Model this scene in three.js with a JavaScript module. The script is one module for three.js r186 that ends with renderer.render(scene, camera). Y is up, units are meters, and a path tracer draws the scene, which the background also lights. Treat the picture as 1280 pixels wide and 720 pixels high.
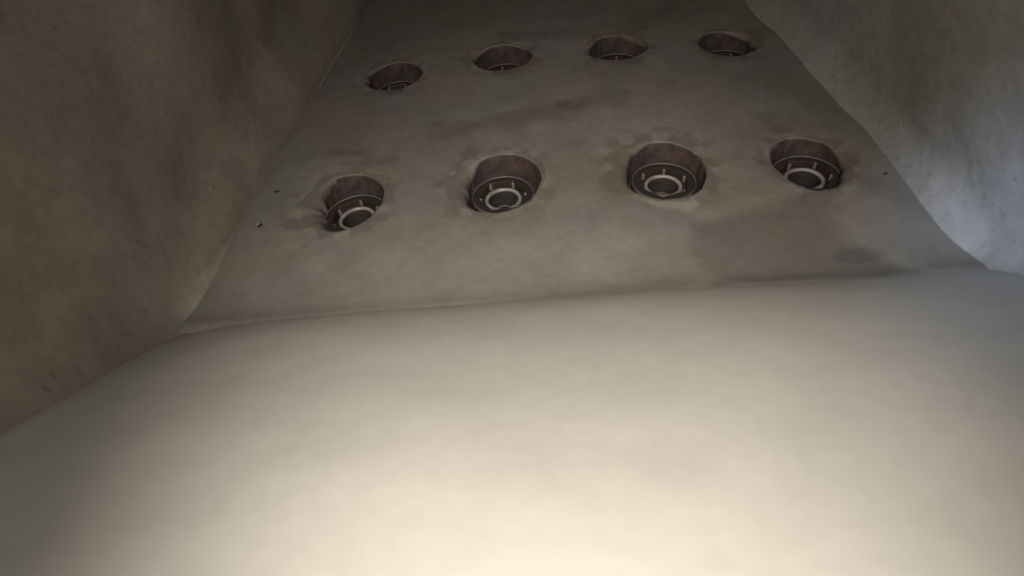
import * as THREE from 'three';
import { mergeGeometries, mergeVertices } from 'three/addons/utils/BufferGeometryUtils.js';
import { RectAreaLightUniformsLib } from 'three/addons/lights/RectAreaLightUniformsLib.js';

// ---------------------------------------------------------------- camera, light, exposure
const S = 0.16;                                   // metres per unit of the layout (the spacing of two bolts in a row)
const scene = new THREE.Scene();
scene.background = new THREE.Color(0x000000);
const camera = new THREE.PerspectiveCamera(54.4, 16 / 9, 0.005, 20);
const CAM = new THREE.Vector3(-0.2957, 0.8538, 2.8409);
camera.position.copy(CAM).multiplyScalar(S);
camera.up.set(0.0726, 0.9582, -0.2768);
camera.lookAt(new THREE.Vector3(-0.04968, -0.27375, -0.96052).add(CAM).multiplyScalar(S));
camera.focus = 5.0 * S; camera.userData.fStop = 3.6;  // sharp at the bolts, the near floor a little soft
const renderer = new THREE.WebGLRenderer({ antialias: true });
renderer.toneMapping = THREE.LinearToneMapping;
renderer.toneMappingExposure = 1;
renderer.shadowMap.enabled = true;
RectAreaLightUniformsLib.init();

// the warm torch of the phone that took the picture, just behind and above the lens
const torch = new THREE.SpotLight(0xfff5e9, 1.17, 0, 0.54, 1, 2);
torch.position.set(-0.35 * S, 1.2 * S, 3.75 * S);
torch.target.position.set(-0.27 * S, 0, 0.50 * S);
torch.castShadow = true; torch.shadow.radius = 0.4; torch.shadow.mapSize.set(2048, 2048);
scene.add(torch, torch.target);
// daylight from the open mouth of the recess, well behind the camera
const day = new THREE.RectAreaLight(0xf6f2ec, 33, 1.4 * S, 1.4 * S);
day.position.set(-0.7 * S, 1.15 * S, 6.8 * S);
day.lookAt(0.6 * S, 0.8 * S, -0.8 * S);
scene.add(day);
// added cool spot behind the camera, aimed to brighten the foot of the right wall
const coolSpot = new THREE.SpotLight(0xc2d8ff, 2.6, 0, 0.110, 1, 2);
coolSpot.position.set(-1.7 * S, 1.5 * S, 4.6 * S);
coolSpot.target.position.set(2.0 * S, 0.17 * S, 0.0 * S);
coolSpot.castShadow = true; coolSpot.shadow.radius = 3; coolSpot.shadow.mapSize.set(1024, 1024);
scene.add(coolSpot, coolSpot.target);

// ---------------------------------------------------------------- helpers
const PH = 30.1 * Math.PI / 180, CP = Math.cos(PH), SP = Math.sin(PH), W0 = -0.97;
const mix = (a, b, t) => a + (b - a) * t, clamp = (x, a, b) => Math.min(b, Math.max(a, x));
const ss = (a, b, x) => { const t = clamp((x - a) / (b - a), 0, 1); return t * t * (3 - 2 * t); };
// slope coordinates (u across, n out of the slope, w up the slope) to the world
const P = (u, n, w) => new THREE.Vector3(u, n * CP + (w - W0) * SP, -((w - W0) * CP - n * SP)).multiplyScalar(S);
function hash(x, y, z) {
  let h = Math.imul(x, 374761393) ^ Math.imul(y, 668265263) ^ Math.imul(z, 2147483647 - 61);
  h = Math.imul(h ^ (h >>> 13), 1274126177); h ^= h >>> 16;
  return (h >>> 0) / 4294967296;
}
function noise(x, y, z = 0) {                      // value noise, -1 .. 1
  const X = Math.floor(x), Y = Math.floor(y), Z = Math.floor(z);
  const f = (t) => t * t * t * (t * (t * 6 - 15) + 10);
  const a = f(x - X), b = f(y - Y), c = f(z - Z);
  let s = 0;
  for (let k = 0; k < 8; k++) {
    const i = k & 1, j = (k >> 1) & 1, l = k >> 2;
    s += hash(X + i, Y + j, Z + l) * (i ? a : 1 - a) * (j ? b : 1 - b) * (l ? c : 1 - c);
  }
  return s * 2 - 1;
}
function fbm(x, y, z = 0, o = 4) { let s = 0, a = 0.5; for (let i = 0; i < o; i++) { s += a * noise(x, y, z + i * 7.3); x = x * 2.03 + 3.1; y = y * 2.03 + 1.7; a *= 0.5; } return s; }
function rng(seed) { let s = seed >>> 0; return () => { s = (Math.imul(s, 1664525) + 1013904223) >>> 0; return s / 4294967296; }; }

function texture(w, h, fn, srgb, wrap) {           // fn(x 0..1, y 0..1) -> [r, g, b] linear
  const d = new Uint8Array(w * h * 4);
  const enc = (v) => { v = clamp(v, 0, 1); return srgb ? (v <= 0.0031308 ? v * 12.92 : 1.055 * Math.pow(v, 1 / 2.4) - 0.055) : v; };
  for (let j = 0; j < h; j++) for (let i = 0; i < w; i++) {
    const c = fn((i + 0.5) / w, (j + 0.5) / h), k = (j * w + i) * 4;
    d[k] = 255 * enc(c[0]) + 0.5; d[k + 1] = 255 * enc(c[1]) + 0.5; d[k + 2] = 255 * enc(c[2]) + 0.5; d[k + 3] = 255;
  }
  const t = new THREE.DataTexture(d, w, h, THREE.RGBAFormat);
  t.magFilter = THREE.LinearFilter; t.minFilter = THREE.LinearFilter;
  t.wrapS = t.wrapT = wrap ? THREE.MirroredRepeatWrapping : THREE.ClampToEdgeWrapping;
  if (srgb) t.colorSpace = THREE.SRGBColorSpace;
  t.needsUpdate = true; return t;
}
const col = (r, g, b) => [r, g, b];
const lerpc = (a, b, t) => [mix(a[0], b[0], t), mix(a[1], b[1], t), mix(a[2], b[2], t)];
const mul = (a, k) => [a[0] * k, a[1] * k, a[2] * k];

function sheet(nu, nv, pos, uv, keep) {            // a grid of quads; pos(i, j) -> Vector3
  const p = [], t = [], ix = [];
  for (let j = 0; j <= nv; j++) for (let i = 0; i <= nu; i++) { const v = pos(i, j); p.push(v.x, v.y, v.z); const q = uv(i, j); t.push(q[0], q[1]); }
  for (let j = 0; j < nv; j++) for (let i = 0; i < nu; i++) {
    if (keep && !keep(i, j)) continue;
    const a = j * (nu + 1) + i, b = a + 1, c = a + nu + 1, d = c + 1;
    ix.push(a, b, d, a, d, c);
  }
  const g = new THREE.BufferGeometry();
  g.setAttribute('position', new THREE.Float32BufferAttribute(p, 3));
  g.setAttribute('uv', new THREE.Float32BufferAttribute(t, 2));
  g.setIndex(ix); g.computeVertexNormals(); return g;
}
function add(name, geo, mat, parent = scene, data) {
  const m = new THREE.Mesh(geo, mat); m.name = name; m.castShadow = m.receiveShadow = true;
  if (data) m.userData = data;
  parent.add(m); return m;
}

// ---------------------------------------------------------------- layout
// recesses: u, w, half-width across, half-width up the slope, bolt u, bolt w, turn, how far the lip is worn on its worst side, that side
const HOLES = [
  [-1.545, 0.000, 0.265, 0.315, -1.478, -0.045, 0.50, 0.13, 3.40],
  [-0.530, 0.078, 0.295, 0.325, -0.497, 0.035, 0.06, 0.085, 3.05],
  [0.545, 0.078, 0.295, 0.325, 0.563, 0.040, 0.30, 0.080, 2.85],
  [1.480, 0.022, 0.225, 0.305, 1.462, -0.010, 0.82, 0.050, 5.60],
  [-1.455, 1.795, 0.262, 0.258, -1.435, 1.770, 0.20, 0.040, 3.10],
  [-0.488, 1.965, 0.272, 0.262, -0.470, 1.930, 0.70, 0.025, 2.90],
  [0.530, 1.960, 0.272, 0.252, 0.540, 1.930, 0.42, 0.035, 3.00],
  [1.468, 1.830, 0.252, 0.255, 1.462, 1.800, 0.95, 0.040, 0.30],
];
const uL = (w) => -2.20 + 0.06 * ss(-0.6, 2.2, w) + 0.20 * ss(0.2, 4.6, w) + 0.012 * noise(w * 2.3, 4.1);
const uR = (w) => 1.87 + 0.10 * ss(-1.6, 0.9, w) - 0.06 * ss(0.9, 3.2, w) + 0.004 * noise(w * 2.1, 9.4);
const inPoly = (x, y, q) => { let c = false; for (let i = 0, j = q.length - 1; i < q.length; j = i++) if ((q[i][1] > y) !== (q[j][1] > y) && x < (q[j][0] - q[i][0]) * (y - q[i][1]) / (q[j][1] - q[i][1]) + q[i][0]) c = !c; return c; };
const segDist = (x, y, a, b) => { const dx = b[0] - a[0], dy = b[1] - a[1], t = clamp(((x - a[0]) * dx + (y - a[1]) * dy) / (dx * dx + dy * dy), 0, 1); return Math.hypot(x - a[0] - t * dx, y - a[1] - t * dy); };
const polyDist = (x, y, q) => { let d = 9; for (let i = 0, j = q.length - 1; i < q.length; j = i++) d = Math.min(d, segDist(x, y, q[i], q[j])); return inPoly(x, y, q) ? -d : d; };
// the slightly sunken, darker patch in front of the two right-hand recesses
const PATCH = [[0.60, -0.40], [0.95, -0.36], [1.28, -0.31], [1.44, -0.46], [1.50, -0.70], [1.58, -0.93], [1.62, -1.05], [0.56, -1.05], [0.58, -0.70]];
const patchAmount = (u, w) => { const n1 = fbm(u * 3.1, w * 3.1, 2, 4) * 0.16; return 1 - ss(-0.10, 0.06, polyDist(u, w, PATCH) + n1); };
// unevenness of the slope, in layout units
function relief(u, w) {
  let h = 0.026 * fbm(u * 0.9 + 5, w * 0.9, 1, 2) + 0.006 * fbm(u * 3.3, w * 2.6, 3, 3);
  h -= 0.018 * patchAmount(u, w);
  h += 0.045 * Math.exp(-Math.max(0, w + 1.04) / 0.10);        // a trowelled cove where the slope meets the floor
  for (const H of HOLES) {                         // the plaster is dished and dragged a little round each recess
    const d = Math.hypot((u - H[0]) / H[2], (w - H[1]) / H[3]);
    if (d < 1.7) h += 0.007 * fbm(u * 7 + H[0], w * 7, 5, 2) * (1 - ss(1.1, 1.6, d)) - 0.006 * (1 - ss(1.0, 1.6, d));
  }
  return h;
}

// ---------------------------------------------------------------- surface textures (colour, grain, wear only)
const U0 = -2.6, U1 = 2.5, V0 = -1.3, V1 = 6.2;
const smudges = [[-0.30, 0.85, 0.62, 0.20, 0.40], [0.30, 1.02, 0.42, 0.15, 0.30], [-1.62, 0.58, 0.30, 0.12, 0.45], [-1.40, 0.47, 0.16, 0.07, 0.35], [-0.62, 0.47, 0.16, 0.06, 0.3], [1.66, -0.15, 0.16, 0.22, 0.35], [1.40, -0.86, 0.20, 0.07, 0.5], [-0.1, 2.35, 0.9, 0.2, 0.25], [1.2, 2.5, 0.6, 0.25, 0.25]];
const slopeMap = texture(1024, 1536, (x, y) => {
  const u = mix(U0, U1, x), w = mix(V0, V1, y);
  let c = col(0.210, 0.193, 0.163);
  const n1 = fbm(u * 1.3, w * 1.3, 11, 4), n2 = fbm(u * 5, w * 5, 12, 4), n3 = fbm(u * 26, w * 26, 13, 3);
  c = mul(c, 1 + 0.20 * n1 + 0.13 * n2 + 0.12 * n3);
  c = lerpc(c, mul(c, 1.0), 0); c[0] *= 1 + 0.06 * fbm(u * 2, w * 2, 15, 2); c[2] *= 1 + 0.12 * fbm(u * 2.2, w * 2.2, 16, 3);
  // trowel drags
  const s = fbm(u * 2.2 + w * 1.1, (w - u * 0.35) * 17, 17, 3); c = mul(c, 1 + 0.06 * s);
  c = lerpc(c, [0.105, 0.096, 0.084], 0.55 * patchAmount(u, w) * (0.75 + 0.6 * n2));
  for (const m of smudges) {
    const d = Math.hypot((u - m[0]) / m[2], (w - m[1]) / m[3]) + 0.9 * n2 + 0.4 * n1;
    c = lerpc(c, [0.088, 0.076, 0.066], m[4] * (1 - ss(0.35, 1.05, d)));
  }
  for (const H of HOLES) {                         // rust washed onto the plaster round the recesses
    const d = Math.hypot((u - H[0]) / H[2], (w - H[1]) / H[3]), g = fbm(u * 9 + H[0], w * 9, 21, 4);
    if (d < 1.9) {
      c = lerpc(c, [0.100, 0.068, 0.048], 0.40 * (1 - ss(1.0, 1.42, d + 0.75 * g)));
      c = lerpc(c, [0.31, 0.29, 0.245], 0.55 * ss(1.02, 1.1, d) * (1 - ss(1.16, 1.45, d + 0.5 * g)) * ss(0.0, 0.28, g));
    }
  }
  const sm = segDist(u, w, [0.42, -0.285], [0.66, -0.325]) + 0.05 * n2;   // a pale smear under the third recess
  c = lerpc(c, [0.36, 0.335, 0.27], 0.6 * (1 - ss(0.005, 0.05, sm + 0.03 * fbm(u * 22, w * 22, 23, 3))));
  return c;
}, true);
const grainBump = texture(1024, 1024, (x, y) => { const v = 0.5 + 0.45 * fbm(x * 24, y * 24, 31, 5) + 0.10 * noise(x * 300, y * 300, 2); return [v, v, v]; }, false, true);
const floorMap = texture(1024, 1024, (x, y) => {
  const u = x * 6, w = y * 6;
  let c = col(0.56, 0.541, 0.490);
  c = mul(c, 1 + 0.06 * fbm(u * 1.1, w * 1.1, 41, 4) + 0.05 * fbm(u * 6, w * 6, 42, 4) + 0.05 * fbm(u * 40, w * 40, 43, 2));
  // grime collected unevenly along the foot of the slope
  return c;
}, true, true);
const wallMap = (tone, seed) => texture(1536, 1536, (x, y) => {
  const u = x * 6, w = y * 6;
  const n1 = fbm(u * 0.9, w * 0.9, seed, 4), n2 = fbm(u * 4.2, w * 4.2, seed + 1, 4), n3 = fbm(u * 22, w * 22, seed + 2, 3);
  let c = mul(tone, 1 + 0.20 * n1 + 0.16 * n2 + 0.16 * n3);
  c[0] *= 1 + 0.05 * fbm(u * 1.7, w * 1.7, seed + 3, 2); c[2] *= 1 + 0.07 * fbm(u * 1.9, w * 1.9, seed + 4, 3);
  c = lerpc(c, mul(tone, 0.7), 0.12 * ss(0.12, 0.40, fbm(u * 2.4, w * 2.4, seed + 5, 5)));
  const sp = noise(u * 70, w * 70, seed + 6); c = mul(c, 1 - 0.3 * ss(0.72, 0.9, sp));
  return c;
}, true, true);

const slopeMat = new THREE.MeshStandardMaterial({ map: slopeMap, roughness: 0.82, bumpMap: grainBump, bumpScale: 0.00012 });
const floorMat = new THREE.MeshStandardMaterial({ map: floorMap, roughness: 0.75, bumpMap: grainBump, bumpScale: 0.0002 });
const leftMat = new THREE.MeshStandardMaterial({ map: wallMap([0.275, 0.243, 0.190], 51), roughness: 0.9, bumpMap: grainBump, bumpScale: 0.0004 });
const rightMat = new THREE.MeshStandardMaterial({ map: wallMap([0.34, 0.325, 0.29], 71), roughness: 0.85, bumpMap: grainBump, bumpScale: 0.0004 });
for (const m of [slopeMat, floorMat, leftMat, rightMat]) m.side = THREE.DoubleSide;

// ---------------------------------------------------------------- the sloping slab with its eight recesses
const ST = 0.03, CELL = 0.42;
const NU = Math.round(4.98 / ST), NW = Math.round(7.29 / ST), GU0 = -2.49, GW0 = -1.11;   // grid lines fall on the cell borders
const cellOf = (H, k) => [[-1.5, -0.51, 0.54, 1.47][k % 4], k < 4 ? 0.06 : 1.92];
const snap = (x, g) => g + Math.round((x - g) / ST) * ST;
const cells = HOLES.map((H, k) => { const [a, b] = cellOf(H, k); return [snap(a - CELL, GU0), snap(a + CELL, GU0), snap(b - CELL, GW0), snap(b + CELL, GW0)]; });
const suv = (u, w) => [(u - U0) / (U1 - U0), (w - V0) / (V1 - V0)];
const under = (u, w) => -0.05 * (ss(0, 0.12, uL(w) + 0.02 - u) + ss(0, 0.12, u - uR(w) - 0.02));
{
  const parts = [];
  const at = (i, j) => [GU0 + i * ST, GW0 + j * ST];
  parts.push(sheet(NU, NW, (i, j) => { const [u, w] = at(i, j); return P(u, relief(u, w) + under(u, w), w); }, (i, j) => suv(...at(i, j)), (i, j) => {
    const u = GU0 + (i + 0.5) * ST, w = GW0 + (j + 0.5) * ST;
    return !cells.some((c) => u > c[0] && u < c[1] && w > c[2] && w < c[3]);
  }));
  HOLES.forEach((H, k) => {
    const c = cells[k], ring = [];                  // the border of the cell, counter-clockwise
    const n = Math.round((c[1] - c[0]) / ST), m = Math.round((c[3] - c[2]) / ST);
    for (let i = 0; i < n; i++) ring.push([c[0] + i * ST, c[2]]);
    for (let i = 0; i < m; i++) ring.push([c[1], c[2] + i * ST]);
    for (let i = 0; i < n; i++) ring.push([c[1] - i * ST, c[3]]);
    for (let i = 0; i < m; i++) ring.push([c[0], c[3] - i * ST]);
    const N = ring.length, RAD = 9, LIP = 7;
    parts.push(sheet(N, RAD + LIP, (i, j) => {
      const r = ring[i % N], th = Math.atan2((r[1] - H[1]) / H[3], (r[0] - H[0]) / H[2]);
      const [ru, rw, lip] = rimAt(H, k, th);
      const out = [H[0] + ru * Math.cos(th), H[1] + rw * Math.sin(th)];
      if (j <= RAD) { const t = Math.pow(j / RAD, 0.75), u = mix(r[0], out[0], t), w = mix(r[1], out[1], t); return P(u, relief(u, w) + under(u, w), w); }
      const a = (j - RAD) / LIP * Math.PI / 2, s = 1 - Math.sin(a) * lip / H[2];
      return P(H[0] + ru * Math.cos(th) * s, relief(out[0], out[1]) + under(out[0], out[1]) - lip * 0.9 * (1 - Math.cos(a)) - (j === RAD + LIP ? 0.05 : 0), H[1] + rw * Math.sin(th) * s);
    }, (i, j) => {
      const r = ring[i % N], th = Math.atan2((r[1] - H[1]) / H[3], (r[0] - H[0]) / H[2]), t = Math.min(1, j / RAD) + Math.max(0, j - RAD) * 0.012;
      return suv(mix(r[0], H[0] + H[2] * Math.cos(th), t), mix(r[1], H[1] + H[3] * Math.sin(th), t));
    }));
  });
  const g = mergeVertices(mergeGeometries(parts.map((q) => { q.deleteAttribute('normal'); return q; })), 1e-6);
  g.computeVertexNormals();
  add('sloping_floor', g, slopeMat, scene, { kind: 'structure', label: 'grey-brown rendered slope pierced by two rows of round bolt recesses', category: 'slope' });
}
// outer rim of a recess at angle th: radii of the edge of the lip and the width of the worn lip
function rimAt(H, k, th) {
  const wob = 1.02 + 0.026 * noise(Math.cos(th) * 2.2 + k * 5, Math.sin(th) * 2.2, 3) + 0.014 * noise(Math.cos(th) * 7 + k, Math.sin(th) * 7, 5) + 0.008 * noise(Math.cos(th) * 16 + k, Math.sin(th) * 16, 6);
  const d = Math.cos(th - H[8]), lip = 0.007 + H[7] * Math.pow(Math.max(0, d), 2.2) * (1 + 0.25 * noise(Math.cos(th) * 3 + k * 3, Math.sin(th) * 3, 8));
  return [H[2] * wob, H[3] * wob, lip];
}

// ---------------------------------------------------------------- near floor and the two side walls
const foldZ = 0;
const dip = (z) => 0.045 * ss(-0.4, 0.5, z);
function floorY(x, z) {                            // the floor is crowned: it rounds off towards the slope and the walls
  const dl = Math.max(0, x - uL(-1)), dr = Math.max(0, uR(-1) - x), zc = Math.max(0, z);
  const h = 0.036 - 0.056 * Math.exp(-zc / 0.24) - 0.052 * Math.exp(-dl / 0.36) - 0.012 * Math.exp(-dr / 0.30);
  return S * (h + 0.018 * fbm(x * 0.8 + 3, z * 0.8, 61, 2) + 0.003 * fbm(x * 3, z * 3, 62, 3) - 0.05 * (ss(0, 0.12, uL(-1) + 0.02 - x) + ss(0, 0.12, x - uR(-1) - 0.02)));
}
{
  const n = 150, m = 240, x0 = -2.5, x1 = 2.3, z0 = 0, z1 = 7.5;
  const zz = (j) => j === 0 ? -0.10 : z0 + (z1 - z0) * Math.pow(j / m, 1.5);
  const g = sheet(n, m, (i, j) => { const x = mix(x0, x1, i / n), z = zz(m - j); return new THREE.Vector3(x * S, floorY(x, z), z * S); }, (i, j) => [mix(x0, x1, i / n) / 6, zz(m - j) / 6]);
  add('floor', g, floorMat, scene, { kind: 'structure', label: 'pale cream floor brightly lit in front of the slope', category: 'floor' });
}
const groundY = (z) => z > 0 ? 0 : -z * Math.tan(PH);
function wall(side) {
  const n = 220, m = 90, z0 = 7.5, z1 = -5.4, Hh = 7;
  const hOf = (j, R) => j <= 30 ? R * (1 - Math.cos(j / 30 * Math.PI / 2)) : R + (Hh - R) * Math.pow((j - 30) / (m - 30), 1.6);
  const g = sheet(n, m, (i, j) => {
    const z = z0 + (z1 - z0) * (i / n), w = z > 0 ? W0 - 0.2 * z : W0 - z / CP, edge = side < 0 ? uL(Math.max(w, W0)) : uR(Math.max(w, W0));
    const R = side < 0 ? 0.015 + 0.32 * ss(-0.7, 0.6, z) : 0.26;
    const h = hOf(j, R);
    const inn = j < 30 ? R * (1 - Math.sin(j / 30 * Math.PI / 2)) : 0;
    let out = 0.06 * Math.max(0, h - R);                                  // the walls lean out slightly
    const fade = ss(0.05, 0.6, h);
    out += fade * (side < 0 ? 0.08 * Math.exp(-Math.pow((z + 0.75 - 0.35 * h) / 0.42, 2)) + 0.05 * fbm(z * 0.8, h * 0.7, 81, 3) + 0.10 * Math.log1p(Math.exp((-z - 0.25) * 5)) / 5 : 0.035 * fbm(z * 0.9, h * 0.8, 83, 3) - 0.02 * Math.exp(-Math.pow((z + 0.5) / 0.5, 2)) * ss(0.0, 0.25, h) * (1 - 0.6 * ss(0.4, 1.2, h)));
    out += 0.006 * fbm(z * 4, h * 4, 85, 3) * ss(0, 0.3, h);
    const slack = (side < 0 ? 0.35 : 0.50) * R;
    return new THREE.Vector3((edge + side * (out - inn + slack)) * S, (groundY(z) - (side < 0 ? 2.4 : 1) * dip(z) + h - (side < 0 ? 0.008 : 0.03) + 0.02 * fbm(z * 0.8, h, 7, 2)) * S, z * S);
  }, (i, j) => { const z = z0 + (z1 - z0) * (i / n); return [(z + 3) / 6, (j < 30 ? 0.2 * j / 30 * Math.PI / 2 : hOf(j, 0.2) + 0.114) / 6]; });
  return g;
}
add('left_wall', wall(-1), leftMat, scene, { kind: 'structure', label: 'dark brown mottled wall rising on the left of the slope', category: 'wall' });
add('right_wall', wall(1), rightMat, scene, { kind: 'structure', label: 'grey mottled wall rising on the right of the slope', category: 'wall' });
{
  const g = sheet(60, 40, (i, j) => { const x = mix(-3, 3, i / 60), y = mix(2.2, 8, j / 40); return new THREE.Vector3(x * S, y * S, (-5.0 + 0.06 * fbm(x, y, 91, 3)) * S); }, (i, j) => [i / 60, j / 40]);
  add('back_wall', g, slopeMat.clone(), scene, { kind: 'structure', label: 'dark wall closing the far end above the slope', category: 'wall' }).material.map = wallMap([0.17, 0.155, 0.13], 95);
}

// ---------------------------------------------------------------- the recessed bolts
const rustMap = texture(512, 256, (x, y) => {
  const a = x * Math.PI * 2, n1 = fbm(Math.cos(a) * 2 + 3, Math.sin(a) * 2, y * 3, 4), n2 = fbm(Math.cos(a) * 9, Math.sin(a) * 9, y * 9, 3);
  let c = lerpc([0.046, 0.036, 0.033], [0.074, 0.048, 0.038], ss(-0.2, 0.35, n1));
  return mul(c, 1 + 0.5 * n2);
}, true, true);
const steelMap = texture(256, 256, (x, y) => { const n = fbm(x * 9, y * 9, 101, 4), r = ss(0.05, 0.4, fbm(x * 6, y * 6, 104, 4)); return mul(lerpc([0.050, 0.046, 0.045], [0.060, 0.040, 0.030], r), 1 + 0.5 * n); }, true, true);
const paleMap = texture(256, 256, (x, y) => { const n = fbm(x * 14, y * 14, 111, 4), r = ss(0.1, 0.4, fbm(x * 8, y * 8, 114, 4)); return mul(lerpc([0.33, 0.305, 0.285], [0.13, 0.10, 0.085], r * 0.8), 1 + 0.4 * n); }, true, true);
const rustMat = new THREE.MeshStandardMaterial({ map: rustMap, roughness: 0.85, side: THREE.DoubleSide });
const darkMat = new THREE.MeshStandardMaterial({ map: steelMap, roughness: 0.55, metalness: 0.35, side: THREE.DoubleSide });
const edgeMat = new THREE.MeshStandardMaterial({ map: paleMap, color: 0xc8c0b8, roughness: 0.5, metalness: 0.15 });
const ringMat = new THREE.MeshStandardMaterial({ map: paleMap, roughness: 0.55, metalness: 0.1 });
const coreMat = darkMat;
const seatMat = rustMat;

function flat(shape, depth, bevel) {               // extruded upwards (+y) from y = 0
  const g = new THREE.ExtrudeGeometry(shape, { depth, bevelEnabled: bevel > 0, bevelSize: bevel, bevelThickness: bevel, bevelSegments: 2, curveSegments: 48 });
  g.rotateX(-Math.PI / 2); return g;
}
const circle = (r) => { const s = new THREE.Shape(); s.absarc(0, 0, r, 0, Math.PI * 2, false); return s; };
const hexPath = (r) => { const s = new THREE.Path(); for (let i = 0; i < 6; i++) { const a = -i * Math.PI / 3; i ? s.lineTo(r * Math.cos(a), r * Math.sin(a)) : s.moveTo(r, 0); } s.closePath(); return s; };
const k = S;
const headShape = circle(0.196 * k); headShape.holes.push(hexPath(0.172 * k));
const headGeo = flat(headShape, 0.135 * k, 0.004 * k);
const rimGeo = new THREE.LatheGeometry([[0.2005, -0.02], [0.2060, -0.018], [0.2070, -0.004], [0.206, 0.001], [0.2025, 0.002], [0.2005, -0.002], [0.2005, -0.02]].map(([r, y]) => new THREE.Vector2(r * k, y * k)), 96);
const ringGeo = new THREE.LatheGeometry([[0.1005, -0.012], [0.101, -0.006], [0.104, 0.001], [0.112, 0.004], [0.120, 0.001], [0.1245, -0.008], [0.1255, -0.05]].map(([r, y]) => new THREE.Vector2(r * k, y * k)), 96);
const seatGeo = new THREE.LatheGeometry([[0.0, 0], [0.30, 0]].map(([r, y]) => new THREE.Vector2(r * k, y * k)), 64);
const baseGeo = new THREE.LatheGeometry([[0.10, 0], [0.19, 0]].map(([r, y]) => new THREE.Vector2(r * k, y * k)), 64);
const boreGeo = new THREE.LatheGeometry([[0.096, -0.135], [0.1008, -0.130], [0.1008, -0.0125]].map(([r, y]) => new THREE.Vector2(r * k, y * k)), 64);
const coreGeo = new THREE.LatheGeometry([[0, 0.010], [0.048, 0.010], [0.056, 0.004], [0.060, -0.01], [0.0985, -0.012]].map(([r, y]) => new THREE.Vector2(r * k, y * k)), 64);
const innerGeo = new THREE.TorusGeometry(0.062 * k, 0.0045 * k, 8, 56); innerGeo.rotateX(Math.PI / 2);
const highlightGeo = new THREE.CapsuleGeometry(0.011 * k, 0.030 * k, 4, 10);
const LABELS = [
  'hollow hex bolt at left end of near row, its recess worn away on the left',
  'recessed hollow hex bolt second from left in the near row, rusty brown far wall',
  'recessed hollow hex bolt third from left in the near row, just above a pale smear',
  'recessed hollow hex bolt at the right end of the near row, above the dark patch',
  'small dark recessed bolt at the left end of the far row, beside the left wall',
  'small dark recessed bolt second from left in the far row',
  'small dark recessed bolt third from left in the far row',
  'small dark recessed bolt at the right end of the far row, nearest the right wall',
];
const UPAX = new THREE.Vector3(0, CP, SP);
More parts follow.
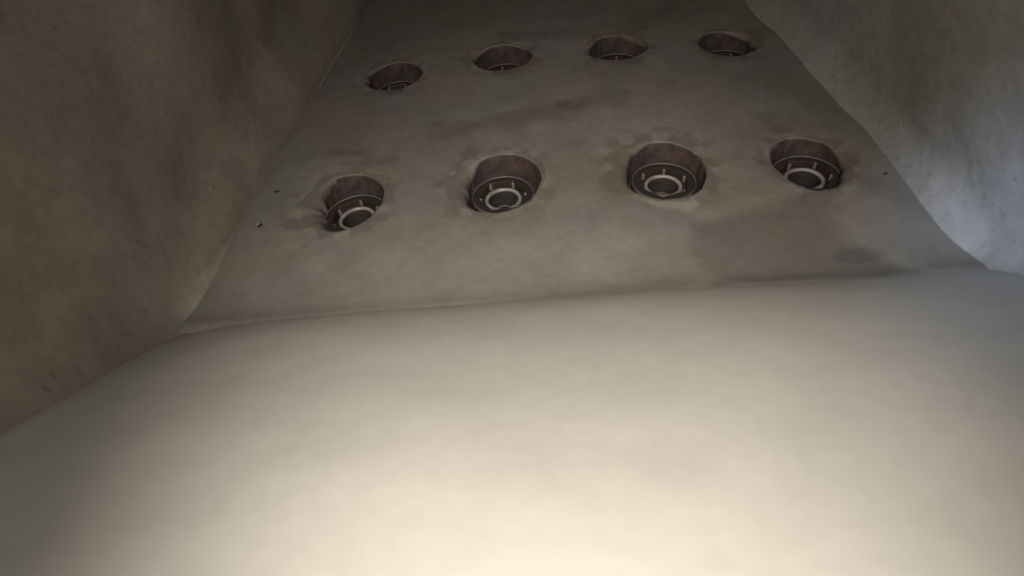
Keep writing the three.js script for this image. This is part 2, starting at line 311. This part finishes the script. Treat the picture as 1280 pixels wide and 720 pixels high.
HOLES.forEach((H, i) => {
  const o = new THREE.Group(); o.name = i ? `recessed_bolt_${String(i).padStart(3, '0')}` : 'recessed_bolt';
  o.userData = { label: LABELS[i], category: 'bolt', group: 'bolts recessed in the slope' };
  const DEEP = i < 4 ? 0.255 : 0.32, origin = P(H[4], -DEEP, H[5]);
  o.position.copy(origin); o.rotation.x = PH; scene.add(o);        // local y is out of the slope, local -z up the slope
  const loc = (u, n, w) => new THREE.Vector3((u - H[4]) * S, (n + DEEP) * S, -(w - H[5]) * S);
  // the rusty sleeve that lines the recess
  const N = 192, sg = sheet(N, 8, (a, j) => {
    const th = a / N * Math.PI * 2, [ru, rw, lip] = rimAt(H, i, th), s = 1 - lip / H[2] - 0.008;
    const top = relief(H[0] + ru * Math.cos(th), H[1] + rw * Math.sin(th)) - lip * 0.9 - 0.004, n = mix(top, -DEEP - 0.02, j / 8), taper = 1 - 0.03 * j / 8;
    return loc(H[0] + ru * Math.cos(th) * s * taper, n, H[1] + rw * Math.sin(th) * s * taper);
  }, (a, j) => [a / N, j / 8]);
  add('sleeve', sg, rustMat, o);
  const seat = add('seat', seatGeo, seatMat, o); seat.position.set((H[0] - H[4]) * S, 0, -(H[1] - H[5]) * S); seat.scale.z = 1.1;
  const head = add('bolt_head', headGeo, darkMat, o); head.position.y = 0.035 * S; head.rotation.y = H[6];
  const rim = add('rim', rimGeo, edgeMat, head); rim.position.y = 0.1395 * S;
  const base = add('socket_floor', baseGeo, darkMat, o); base.position.y = 0.115 * S;
  const ring = add('ring', ringGeo, ringMat, o); ring.position.y = 0.140 * S;
  add('bore', boreGeo, darkMat, ring);
  add('inner_ring', innerGeo, edgeMat, ring).position.y = -0.108 * S;
  const r = rng(77 + i * 13);
  for (let q = 0; q < 6; q++) {                    // pale pegs added in the hexagon corners to stand for the highlights there
    const a = H[6] + q * Math.PI / 3, m = add('corner_highlight', highlightGeo, edgeMat, head), L = 0.150 + 0.006 * r();
    m.position.set(L * S * Math.cos(q * Math.PI / 3), (0.100 + 0.016 * r()) * S, L * S * Math.sin(q * Math.PI / 3));
  }
  o.rotation.z = (r() - 0.5) * 0.05;
  const core = add('core', coreGeo, coreMat, o); core.position.y = 0.022 * S;
});

// ---------------------------------------------------------------- specks of grit
const gritMat = new THREE.MeshStandardMaterial({ color: new THREE.Color().setRGB(0.018, 0.016, 0.013), roughness: 0.9 });
const chipMat = new THREE.MeshStandardMaterial({ color: new THREE.Color().setRGB(0.42, 0.40, 0.33), roughness: 0.8 });
function grain(seed, a, b, c) {
  const g = new THREE.IcosahedronGeometry(1, 2), p = g.attributes.position;
  for (let q = 0; q < p.count; q++) { const x = p.getX(q), y = p.getY(q), z = p.getZ(q), f = 1 + 0.35 * noise(x * 1.6 + seed, y * 1.6, z * 1.6); p.setXYZ(q, x * f * a * S, y * f * b * S, z * f * c * S); }
  const m = mergeVertices(g.deleteAttribute('normal').deleteAttribute('uv')); m.computeVertexNormals(); return m;
}
function grit(name, u, w, turn, sz, seed, label) {
  const o = add(name, grain(seed, ...sz), gritMat, scene, { label, category: 'grit' });
  o.position.copy(P(u, relief(u, w) + sz[1] * 0.4, w)); o.rotation.set(PH, turn, 0); return o;
}
grit('grit_speck', -2.035, 0.153, 0.25, [0.018, 0.007, 0.009], 1, 'black fleck left of the leftmost near recess, close to the left wall');
const g2 = grit('grit_speck_001', -2.043, -0.211, 0.75, [0.017, 0.010, 0.010], 5, 'black fleck with a pale chip on it, lower left of the leftmost near recess');
const chip = add('pale_chip', grain(9, 0.010, 0.006, 0.006), chipMat, g2); chip.position.set(-0.004 * S, 0.009 * S, -0.010 * S);
grit('grit_speck_002', 1.845, -0.179, -0.5, [0.012, 0.007, 0.008], 8, 'tiny black fleck on the slope near the right wall');

renderer.render(scene, camera);
